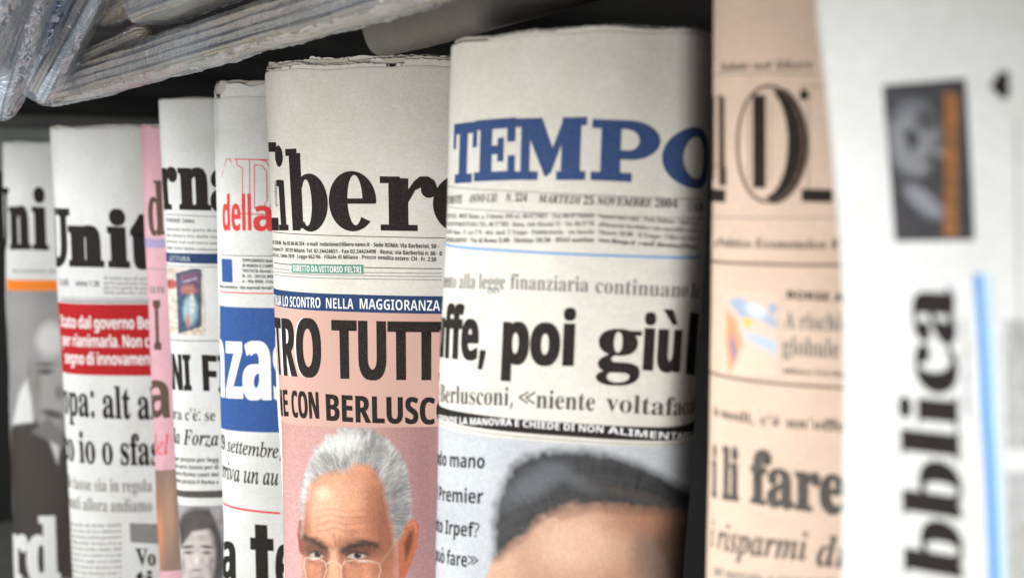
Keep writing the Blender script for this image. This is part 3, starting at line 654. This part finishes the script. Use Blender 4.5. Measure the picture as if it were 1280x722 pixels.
    return C * (0.9 + 0.2 * vnoise(X * 1.0, Y * 1.0, 1.7, 46))[:, None]
p.picture(346, 546, 532, 745, fF, 534, 750, extl=.02, extr=.02, step=0.8, name='portrait_picture', layer=.00017)

# ---- G: large blue masthead
r = Roll([(566, 60), (558, 230), (541, 722)], [(883, 60), (879, 300), (869, 560), (860, 722)], 0.535, (706, 42), xc=0.83, bulge=0.48, seed=8, wob=0.0011)
p = Page(r, 'large cream newspaper with blue slab masthead letters and a photo of dark hair', PAPER, inner=5, protrude=0.0022, jag=0.0006)
for g, x0, x1, y0, y1, h in (('T', 566, 595, 229.5, 228, 75), ('E', 592.5, 643, 227, 225, 77), ('M', 641, 731, 225, 225, 77.5), ('P', 738, 823, 225, 229, 76), ('O', 826, 883, 233, 236, 74)):
    p.glyph(SLAB[g], x0, x1, y0, y1, h, BLUE, 'masthead_letter')
p.L(558, 878, 235, 250, 0.9, GREYL); p.L(558, 878, 261, 274, 0.9, GREYL)
for t, x0, x1, y0, y1 in (('DIPENDENTE', 557, 578, 255, 254), ('ANNO LXI', 586, 622, 253, 252), ('N. 324', 632, 659, 252, 252), ('MARTEDI 25 NOVEMBRE 2004', 673, 846, 253, 260), ('€ 0,90', 860, 878, 263, 265)):
    p.T(t, 'sbi', x0, x1, y0, y1, 10, GREY, name='date_line')
W4 = [('INDIPENDENTE - 00187 Roma, p. Colonna 366 tel. 06/675881 - Fax 06/6758869', 'Numero una copia - Poste Italiane - Sped. in a.p.'), ('ABBONAMENTI PUBBLICITARIA TEL. 06 377081 - Roma, viale Mazzini 11 - Tel. 06/3770', 'abbinamento facoltativo e non separabile a richiesta'), ('REDAZIONE: Roma - P. zza 276 - dist. mod. 5 Tempo - Pubblicitaria - via Boezio', 'Moneta 10,00 - Il Tempo - Uffici via Roma 2'), ('AMMINISTRAZIONE - Via di Roma 3,60 - Mattino 10,50 - 0544 mattina', 'www.iltempo.it  e-mail: direzione@iltempo.it')]
for i, (a, b) in enumerate(W4):
    y = 273 + i * 10; p.T(a, 'sb', 557, 742, y, y - 0.5, 5.6, GREYL if i < 3 else GREY, name='small_print', res=1); p.T(b, 'sb', 748, 872, y - 0.3, y + 8.5, 5.8, GREYL if i < 3 else GREY, name='small_print', res=1)
p.L(556, 876, 309.5, 324, 2.6, SKYB, name='light_blue_rule', extl=.01)
for t, x0, x1, y0, y1, pre, post in (('alla legge', 574, 631, 360.5, 361, 'mento ', ''), ('finanziaria', 638, 735, 361, 365, '', ''), ('continuano', 744, 858, 366, 372, '', ''), ('le', 862, 873, 372, 373, '', '')):
    p.T(t, 'sb', x0, x1, y0, y1, 13, GREYL, ref='x', pre=pre, post=post, name='subheading', off=-.004)
for t, x0, x1, y0, y1, h, pre, post in (('fe,', 564, 606, 447, 449, 48, 'uf', ''), ('poi', 628, 716, 453, 456, 50, '', ''), ('iù', 804, 848, 461, 464, 50, '', ''), ('l', 857, 868, 466, 467, 52, '', 'a')):
    p.T(t, 'b', x0, x1, y0, y1, h, BLACK, ref='x', pre=pre, post=post, off=0.01, name='headline', fat=1.2)
p.T('g', 'sb', 747, 798, 459, 461, 48, BLACK, ref='x', name='headline', fat=1.6)
for t, x0, x1, y0, y1, pre in (('e Berlusconi,', 547, 641, 503, 507, ''), ('«niente', 648, 743, 508, 513, ''), ('voltafaccia»', 757, 869, 514, 520, '')):
    p.T(t, 'sb', x0, x1, y0, y1, 15.5, GREY, ref='x', pre=pre, name='subheading', off=-.004)
p.R(545, 868, 515, 531.5, 538, 555, BLACK, 'black_band', extl=.01, extr=.004, layer=.00018); p.T('O DIFENDE LA MANOVRA', 'b', 547, 640, 528, 532, 8.5, WHITE, name='band_text', layer=.0003); p.T('E CHIEDE DI NON', 'b', 644, 754, 532.5, 540.5, 8.5, WHITE, name='band_text', layer=.0003); p.T('ALIMENTARE IL D', 'b', 760, 866, 541.5, 550.5, 8.5, WHITE, name='band_text', layer=.0003)
p.L(545, 868, 536.5, 560, 0.9, GREYL)
def fG(X, Y):
    C = flat(X, (0.46, 0.48, 0.50)) * (0.95 + 0.1 * vnoise(X, Y, 40, 2))[:, None]
    aa = np.arctan2(Y - 760, X - 740); rr = np.hypot((X - 740) * .8, Y - 760)
    st = 0.55 * vnoise(rr * 1.0 + 9 * aa, aa * 9, 2.2, 21) + 0.45 * vnoise(rr + 12 * aa, aa * 14, 5, 24); st2 = vnoise(X * .25, Y * 1.0 - X * .2, 16.0, 22)
    skin = poly(X, Y, [(608, 722), (616, 700), (632, 672), (660, 642), (700, 620), (780, 614), (900, 622), (900, 760), (600, 760)], 6)
    sc = np.array([0.45, 0.25, 0.165]) * (0.93 + 0.14 * vnoise(X, Y, 14, 6))[:, None]
    C = C * (1 - skin[:, None]) + sc * skin[:, None]
    C = over(C, ell(X, Y, 720, 680, 56, 36, 34), (0.70, 0.45, 0.32), .7); C = over(C, ell(X, Y, 620, 715, 30, 30, 20) * skin, (0.74, .46, .32), .5)
    C = over(C, ell(X, Y, 850, 700, 52, 70, 40) * skin, (0.10, 0.06, 0.04), .9); C = over(C, ell(X, Y, 800, 650, 40, 20, 22) * skin, (0.36, 0.15, 0.08), .5); C = over(C, ell(X, Y, 820, 718, 18, 50, 10, -20) * skin, (0.22, .15, .12), .6)
    edge = (vnoise(X, Y, 7, 51) - .5) * 5
    hair = poly(X + edge, Y + edge, [(618, 698), (617, 660), (620, 630), (628, 604), (640, 583), (658, 570), (680, 563), (708, 561), (735, 563), (765, 568), (795, 578), (825, 592), (850, 606), (900, 630), (900, 648), (862, 640), (830, 638), (800, 636), (770, 632), (738, 630), (712, 632), (690, 640), (668, 654), (650, 672), (632, 690)], 14)
    hc = (np.array([0.040, 0.040, 0.042])) * (0.55 + 0.55 * st * (0.5 + st2) + 0.7 * (vnoise(aa * 70, rr * 0.07, 1.0, 61) - .3) * vnoise(X, Y, 22, 62))[:, None]
    C = C * (1 - hair[:, None]) + hc * hair[:, None]
    C = over(C, ell(X, Y, 668, 604, 40, 15, 16, -30) * hair, (0.19, 0.205, 0.225), .45); C = over(C, ell(X, Y, 716, 598, 36, 8, 10, 28) * hair, (0.14, 0.15, 0.165), .35); C = over(C, ell(X, Y, 790, 618, 50, 7, 8, 14) * hair, (0.10, 0.075, 0.06), .4)
    C = over(C, poly(X, Y, [(690, 640), (740, 630), (820, 634), (870, 640), (870, 650), (800, 645), (740, 640), (700, 650)], 6), (0.20, 0.1, 0.06), .5)
    return C * (0.93 + 0.14 * vnoise(X, Y, 2.2, 52))[:, None]
p.picture(545, 868, 541, 745, fG, 563, 768, extl=.02, extr=.03, step=1.0, name='portrait_picture', layer=.00014)
for t, x0, x1, y0, y1, pre in (('mano', 563, 606, 583, 585, 'secondo '), ('remier', 554, 604, 626, 629, 'il P'), ('Irpef?', 557, 599, 667, 671, 'tanto '), ('fare»', 559, 598, 705, 709, 'può ')):
    p.T(t, 'b', x0, x1, y0, y1, 13.5, BLACK, ref='x', pre=pre, name='picture_caption', layer=.0003)

# ---- H: peach
r = Roll([(885, 0), (889, 400), (889, 722)], [(1110, 0), (1135, 722)], 0.425, (960, -70), xc=0.7, bulge=0.5, seed=10, wob=0.0005)
p = Page(r, 'peach coloured newspaper partly covered by the large white one at the right', PEACH, inner=3, protrude=0.002)
p.T('Salute nel liberi', 'sbi', 901, 1015, 88, 86, 10, GREY, name='small_print'); p.L(888, 1020, 93, 92, 1.2, GREYL)
def gl(polys, x0, x1, y0, y1, h, mat, name='masthead_letter', layer=.00024): p.glyph(polys, x0, x1, y0, y1, h, mat, name, layer)
gl([ring(.5, .5, .5, .5, .455, .475)], 921, 1006, 254, 254, 148, BROWN); gl([ring(.5, .5, .5, .5, .33, .455, .40, .52, -88, 70)], 926, 1010, 255, 255, 148, BLACK)
p.R(941, 957, 119, 235, 119, 235, BLACK, 'masthead_letter'); p.L(936, 937, 178, 178, 100, BROWN, name='masthead_letter'); p.L(962, 963, 178, 178, 100, GREYL, name='masthead_letter')
p.R(892, 893.5, 120, 224, 120, 224, BROWN, 'masthead_letter'); p.R(898, 906, 118, 232, 122, 232, BROWN, 'masthead_letter'); p.R(891, 907, 236, 252, 237, 253, BLACK, 'masthead_letter'); p.R(904, 908, 210, 232, 210, 232, BLACK, 'masthead_letter'); p.L(888, 909, 207, 207, 1.2, BROWN)
p.R(1000, 1010, 112, 126, 113, 124, BLACK, 'masthead_letter'); p.R(1002, 1040, 236, 252, 237, 253, BLACK, 'masthead_letter'); p.R(1010, 1011.5, 116, 236, 116, 236, GREYL, 'masthead_letter'); p.L(1000, 1035, 108, 108, 1.2, GREYL)
p.L(888, 1050, 272, 272, 1, GREYL); p.T('o Politico Economico Fi', 'sb', 894, 1056, 309, 311, 11, GREY, name='small_print'); p.L(888, 1056, 328, 332, 3.2, BROWN)
def fH(X, Y):
    C = flat(X, (0.74, 0.52, 0.40)); C = over(C, poly(X, Y, [(909, 375), (924, 370), (972, 398), (972, 412), (950, 400), (925, 396)], 4), (0.36, 0.42, 0.52)); C = over(C, ell(X, Y, 945, 388, 14, 8, 6, 25), (.60, .64, .68))
    C = over(C, poly(X, Y, [(908, 385), (920, 400), (928, 430), (912, 470), (907, 430)], 6), (0.62, 0.31, 0.17)); C = over(C, poly(X, Y, [(928, 412), (972, 425), (970, 445), (935, 425)], 6), (0.45, 0.52, 0.60)); C = over(C, ell(X, Y, 966, 385, 6, 7, 3), (.32, .40, .52))
    C = over(C, ell(X, Y, 935, 402, 6, 5, 4), (0.75, 0.50, 0.10)); C = over(C, poly(X, Y, [(915, 415), (922, 440), (918, 455), (912, 430)], 3), (0.30, 0.2, 0.28)); return C
p.picture(904, 974, 360, 468, fH, 364, 470, step=1.5, name='printed_picture')
p.T('BORSE A', 'b', 984, 1054, 373, 377, 10, BLACK, name='headline'); p.T('A rischio', 'sb', 980, 1062, 410, 414, 21, GREYL, name='subheading'); p.T('globale i', 'sb', 978, 1062, 443, 448, 16, GREYL, ref='x', name='subheading'); p.lines(980, 1056, 466, 466, 1, 470, 470, h=6, density=14)
p.L(888, 1056, 470, 486, 3.0, BROWN)
p.T("ù modi, c'è un'offe", 'sb', 893, 1056, 523, 540, 9, GREY, ref='x', name='subheading')
p.T('li', 'sb', 903, 924, 621, 624, 62, GREY, ref='l', pre='i ', name='headline', off=.02); p.T('fare', 'sb', 938, 1057, 627, 642, 44, GREY, ref='x', name='headline', off=.015)
p.T('risparmi', 'sbi', 897, 1009, 688, 701, 24, GREY, ref='x', pre='i ', name='headline'); p.T('di', 'sbi', 1020, 1058, 706, 710, 40, GREY, ref='l', name='headline')
p.T('del mercato a casa nostra', 'sb', 893, 1056, 722, 735, 9, GREYL, ref='x', name='subheading')

# ---- I: big white paper at the right, its type running up the page
r = Roll([(1010, 0), (1026, 120), (1041, 240), (1051, 330), (1057, 420), (1060, 560), (1061, 722)], [(1600, 0), (1620, 722)], 0.33, (1150, -120), xc=0.5, bulge=0.13, back=0.10, seed=12, wob=0.0004, calib=(True, False))
p = Page(r, 'large white newspaper at the right edge with bold black letters running up the page', PAPERW, inner=3, protrude=0.002)
p.TV('lica', 'sb', 574, 362, 1199, 1190, 50, BLACK, ref='x', pre='ubb', name='masthead', fat=3.2)
def fI(X, Y):
    C = flat(X, (0.055, 0.05, 0.055)) * (0.7 + 0.7 * vnoise(X, Y, 9, 31))[:, None]
    C = over(C, ell(X, Y, 1142, 172, 34, 50, 8), (0.20, 0.21, 0.23)); C = over(C, ell(X, Y, 1140, 176, 24, 36, 8), (0.34, 0.35, 0.37)); C = over(C, ell(X, Y, 1158, 150, 14, 14, 6), (0.10, 0.10, 0.11))
    C = over(C, line(X, Y, [(1120, 160), (1130, 205), (1150, 215), (1176, 190)], 8, 5), (0.36, 0.37, 0.39)); C = over(C, poly(X, Y, [(1130, 165), (1142, 160), (1150, 176), (1138, 192)], 5), (0.05, 0.04, 0.04)); C = over(C, ell(X, Y, 1165, 170, 10, 6, 5, -30), (.30, .31, .33))
    C = over(C, ell(X, Y, 1155, 252, 30, 12, 6, 40), (0.36, 0.38, 0.42)); C = over(C, ell(X, Y, 1165, 200, 9, 6, 6), (0.07, .06, .06))
    st = poly(X, Y, [(1180, 117), (1198, 116), (1197, 296), (1180, 296)], 1.5); oc = np.array([0.40, 0.16, 0.04]) * (0.7 + 0.6 * (np.sin(Y * 0.75) > -0.2))[:, None] * (0.7 + 0.6 * vnoise(X, Y, 8, 33))[:, None]
    return (C * (1 - st[:, None]) + oc * st[:, None]) * 0.6
p.picture(1103, 1207, 107, 301, fI, 98, 300, step=1.5, name='printed_picture')
p.glyph([pg((0, .45), (.55, 1), (1, .95), (1, .1), (.6, 0))], 1238, 1262, 125, 125, 36, BLACK, 'printed_mark')
uA, zA = r.solve(1214, 335); uB, zB = r.solve(1241, 722)
p.R(1244, 1290, 335, 760, 335, 760, GREYBG, 'pale_panel', extr=.03, layer=.0001) if False else None
def strip(pts, wd, mat, name, layer=.00018):
    UV = np.array([r.solve(x, y) for x, y in pts]); V = []; Fs = []
    for i, (a, hw) in enumerate(zip(UV, wd)):
        h_ = hw * r.rho / F / 2; V += [(a[0] - h_, a[1]), (a[0] + h_, a[1])]
        if i: k = 2 * i; Fs.append((k - 2, k - 1, k + 1, k))
    p._emit(name, np.array(V), Fs, mat, layer, True)
PALEB = ink_mat('pale_blue_ink', (0.50, 0.66, 0.78), 0.1)
strip([(1222, 342), (1228, 420), (1233, 520), (1240, 640), (1244, 760)], [9, 9, 10, 10, 10], SKYB, 'blue_rule'); strip([(1232, 342), (1238, 420), (1243, 520), (1250, 640), (1254, 760)], [10, 10, 9, 9, 9], PALEB, 'pale_blue_rule', .00017)
strip([(1270, 150), (1272, 330), (1274, 440)], [1.2, 1.2, 1.2], GREYL, 'rule_line')
for i in range(6):
    x = 1258 + i * 6.2
    t = ' '.join(random.choice(['governo', 'della', 'maggioranza', 'per', 'la', 'riforma', 'legge', 'di', 'nuovo', 'partito', 'oggi', 'che']) for _ in range(10))[:58]
    p.TV(t, 'sb', 560, 400, x + 4, x, 4.2, GREY, name='small_print', res=1); p.TV(t[::-1], 'sb', 740, 590, x + 8, x + 4, 4.2, GREY, name='small_print', res=1)
p.TV('quotidiano fondato a Roma nel 1976', 'sb', 520, 400, 1211, 1207, 5, GREYL, name='small_print', res=1)

# =================================================================== wrapped magazines lying on the shelf above
from mathutils import noise as mn
def plastic():
    m, nt, b = nmat('clear_film'); v = objco(nt); N = nt.nodes; Lk = nt.links
    n1 = noise(nt, 26, 3, 0.55, v); n1.inputs['Distortion'].default_value = 1.2; n2 = noise(nt, 90, 4, 0.6, v); n3 = noise(nt, 9, 2, 0.5, v)
    rg = N.new('ShaderNodeMath'); rg.operation = 'PINGPONG'; rg.inputs[1].default_value = 0.06; Lk.new(n1.outputs[0], rg.inputs[0])      # sharp folds
    sc = N.new('ShaderNodeMath'); sc.operation = 'MULTIPLY'; sc.inputs[1].default_value = 4.0; Lk.new(rg.outputs[0], sc.inputs[0])
    ad = N.new('ShaderNodeMath'); ad.operation = 'MULTIPLY_ADD'; Lk.new(n2.outputs[0], ad.inputs[0]); ad.inputs[1].default_value = 0.22; Lk.new(sc.outputs[0], ad.inputs[2])
    bp = N.new('ShaderNodeBump'); bp.inputs['Strength'].default_value = 1.0; bp.inputs['Distance'].default_value = 0.0016; Lk.new(ad.outputs[0], bp.inputs['Height'])
    b.inputs['Base Color'].default_value = (0.74, 0.82, 0.92, 1); b.inputs['Roughness'].default_value = 0.25; Lk.new(bp.outputs[0], b.inputs['Normal'])
    gl_ = N.new('ShaderNodeBsdfGlossy'); gl_.inputs['Roughness'].default_value = 0.09; gl_.inputs['Color'].default_value = (0.9, 0.95, 1, 1); Lk.new(bp.outputs[0], gl_.inputs['Normal'])
    tr = N.new('ShaderNodeBsdfTransparent'); fr = N.new('ShaderNodeFresnel'); fr.inputs['IOR'].default_value = 1.45; Lk.new(bp.outputs[0], fr.inputs['Normal'])
    f2 = N.new('ShaderNodeMath'); f2.operation = 'MULTIPLY_ADD'; Lk.new(fr.outputs[0], f2.inputs[0]); f2.inputs[1].default_value = 0.42; f2.inputs[2].default_value = 0.03; f2.use_clamp = True
    mx1 = N.new('ShaderNodeMixShader'); Lk.new(f2.outputs[0], mx1.inputs[0]); Lk.new(tr.outputs[0], mx1.inputs[1]); Lk.new(gl_.outputs[0], mx1.inputs[2])
    r = ramp(nt, n3.outputs[0], 0.40, 0.65, (0.02,) * 3, (0.16,) * 3)
    mx2 = N.new('ShaderNodeMixShader'); Lk.new(r.outputs[0], mx2.inputs[0]); Lk.new(mx1.outputs[0], mx2.inputs[1]); Lk.new(b.outputs[0], mx2.inputs[2])
    Lk.new(mx2.outputs[0], N['Material Output'].inputs[0]); return m
FILM = plastic()
MAG = {'beige': paper_mat('magazine_beige', (0.52, 0.45, 0.35)), 'grey': paper_mat('magazine_grey', (0.15, 0.14, 0.12)), 'mauve': paper_mat('magazine_mauve', (0.50, 0.43, 0.38)),
       'white': paper_mat('magazine_white', (0.60, 0.67, 0.76)), 'blue': paper_mat('magazine_blue', (0.04, 0.16, 0.38)), 'grey2': paper_mat('magazine_cover_grey', (0.43, 0.40, 0.35)), 'brown': paper_mat('magazine_brown', (0.36, 0.28, 0.19))}
def packet(name, label, cat, P0, P1, hh, hd, matn, split=None, up=(0, 0, 1), film=True, seed=0, pages=True, power=0.45, crumple=0.003, grp='film wrapped magazines on the shelf above', bow=0.0):
    P0 = Vector(P0); P1 = Vector(P1); ax = (P1 - P0); Lh = ax.length; ax.normalize(); up = Vector(up); side = ax.cross(up).normalized(); up = side.cross(ax).normalized()
    root = empty(name, P0); tag(root, label, cat, grp)
    def shell(o, cr, nm, mat, nl, nc, ridge, hh=hh, P0=P0, hd=hd):
        V = []; Fs = []
        for i in range(nl + 1):
            f = i / nl; e = min(f, 1 - f) * Lh; k = min(1, (e / 0.006)) ** 0.5 if e < 0.006 else 1
            for j in range(nc):
                a = 2 * math.pi * j / nc; c_, s_ = math.cos(a), math.sin(a)
                x = math.copysign(abs(c_) ** power, c_) * hd; y = math.copysign(abs(s_) ** power, s_) * hh
                q = P0 + ax * (f * Lh + (-o if i == 0 else o if i == nl else 0)) + side * (x * (0.25 + 0.75 * k)) + up * (y * (0.12 + 0.88 * k))
                nrm = (side * (c_ * 0.8) + up * s_).normalized()
                qn = q - ax * ((q - P0).dot(ax) * 0.62)
                rd = ((1 - abs(mn.noise(qn * 48 + Vector((seed, 3, 0))))) ** 16 * 0.6 + (1 - abs(mn.noise(qn * 110 + Vector((seed, 9, 0))))) ** 12 * 0.35) if nm == 'film_wrap' else 0
                n_ = rd + mn.noise(qn * 30 + Vector((seed, 0, 0))) + 0.5 * mn.noise(qn * 90 + Vector((0, seed, 0))) + 0.3 * mn.noise(q * 210)
                d = o + crumple * 0.45 * (n_ - rd) + cr * rd
                if ridge: d += 0.0009 * math.sin(y * 2600 + 3 * mn.noise(q * 25)) * abs(c_) ** 0.5
                V.append(q + nrm * d)
        for i in range(nl):
            for j in range(nc):
                a = i * nc + j; b = i * nc + (j + 1) % nc; Fs.append((a, b, b + nc, a + nc))
        Fs.append(tuple(range(nc))[::-1]); Fs.append(tuple(nl * nc + j for j in range(nc)))
        return link(nm, mesh(nm, V, Fs), mat, root)
    if split:            # several copies lying on each other inside one wrap
        for q_, (mt_, c_, h_, a_, d_) in enumerate(split):
            shell(0, crumple * 0.55, 'magazine', MAG[mt_], 140, 100, pages, hh * h_, P0 + up * hh * c_ + ax * a_, hd * d_)
    else: shell(0, crumple * 0.45, 'magazine', MAG[matn], 140, 120, pages)
    if film: shell(0.0020, 0.0014, 'film_wrap', FILM, 300, 150, False)
    return root
def A(px, py, Y): return Vector(at(px, py, Y))
packet('wrapped_magazine', 'long beige wrapped bundle with frayed page edges, lowest one overhanging the dark gap', 'magazine', A(70, 111, 0.80), A(640, -58, 0.46), 0.0092, 0.017, 'beige', split=[('beige', -.74, .24, 0.0, 1.0), ('grey2', -.20, .24, .004, .93), ('mauve', .30, .20, .010, .96), ('beige', .74, .16, 0.03, .86)], up=(0.1, -0.35, 1), seed=1, crumple=0.0035)
packet('rolled_magazine', 'thin pale rolled magazine lying along the top of the lowest wrapped bundle', 'magazine', A(64, 94, 0.765), A(188, 39, 0.69), 0.0042, 0.006, 'beige', power=0.8, seed=2, crumple=0.002)
packet('wrapped_magazine', 'mauve grey wrapped bundle with a rounded tip, resting above the thin roll', 'magazine', A(192, 8, 0.67), A(560, -136, 0.46), 0.0092, 0.018, 'mauve', split=[('beige', -.66, .30, 0.0, 1.0), ('mauve', .12, .40, .002, .97), ('grey2', .78, .2, .012, .9)], up=(0.05, -0.3, 1), seed=3, power=0.55)
packet('rolled_magazine', 'brownish rolled magazine with blunt end between the glossy film and mauve bundle', 'magazine', A(124, 22, 0.70), A(250, -62, 0.65), 0.0068, 0.010, 'brown', power=0.85, seed=4)
packet('wrapped_magazine', 'crinkled glossy film bundle slanting up beside the brown opening', 'magazine', A(50, 106, 0.73), A(150, -80, 0.62), 0.0095, 0.014, 'white', split=[('white', -.6, .3, 0.0, 1.0), ('grey2', .05, .28, .003, .96), ('white', .65, .26, .006, .98)], up=(-0.8, -0.3, 0.6), seed=5, crumple=0.003)
packet('wrapped_magazine', 'bright blue wrapped magazine peeping out between two glossy bundles', 'magazine', A(44, 62, 0.66), A(86, -60, 0.62), 0.0055, 0.010, 'blue', up=(-0.8, -0.3, 0.6), seed=6, pages=False)
packet('wrapped_magazine', 'pale bluish film wrapped bundle at the top left corner', 'magazine', A(-6, 122, 0.66), A(52, -80, 0.58), 0.0125, 0.018, 'white', split=[('white', -.55, .36, 0.0, 1.0), ('white', .4, .42, .004, .97)], up=(-0.85, -0.3, 0.5), seed=7, crumple=0.0028)
packet('wrapped_magazine', 'white film wrapped bundle cut off by the left edge of the picture', 'magazine', A(-60, 100, 0.60), A(2, -80, 0.55), 0.018, 0.03, 'white', up=(-0.85, -0.3, 0.5), seed=8, pages=False, crumple=0.0028)
packet('magazine_bundle', 'blurred dark grey bundle hanging over the space between the two largest mastheads', 'magazine', A(484, 20, 0.62), A(840, -86, 0.52), 0.021, 0.03, 'grey', up=(0.02, -0.3, 1), seed=9, film=False, pages=False, crumple=0.002)
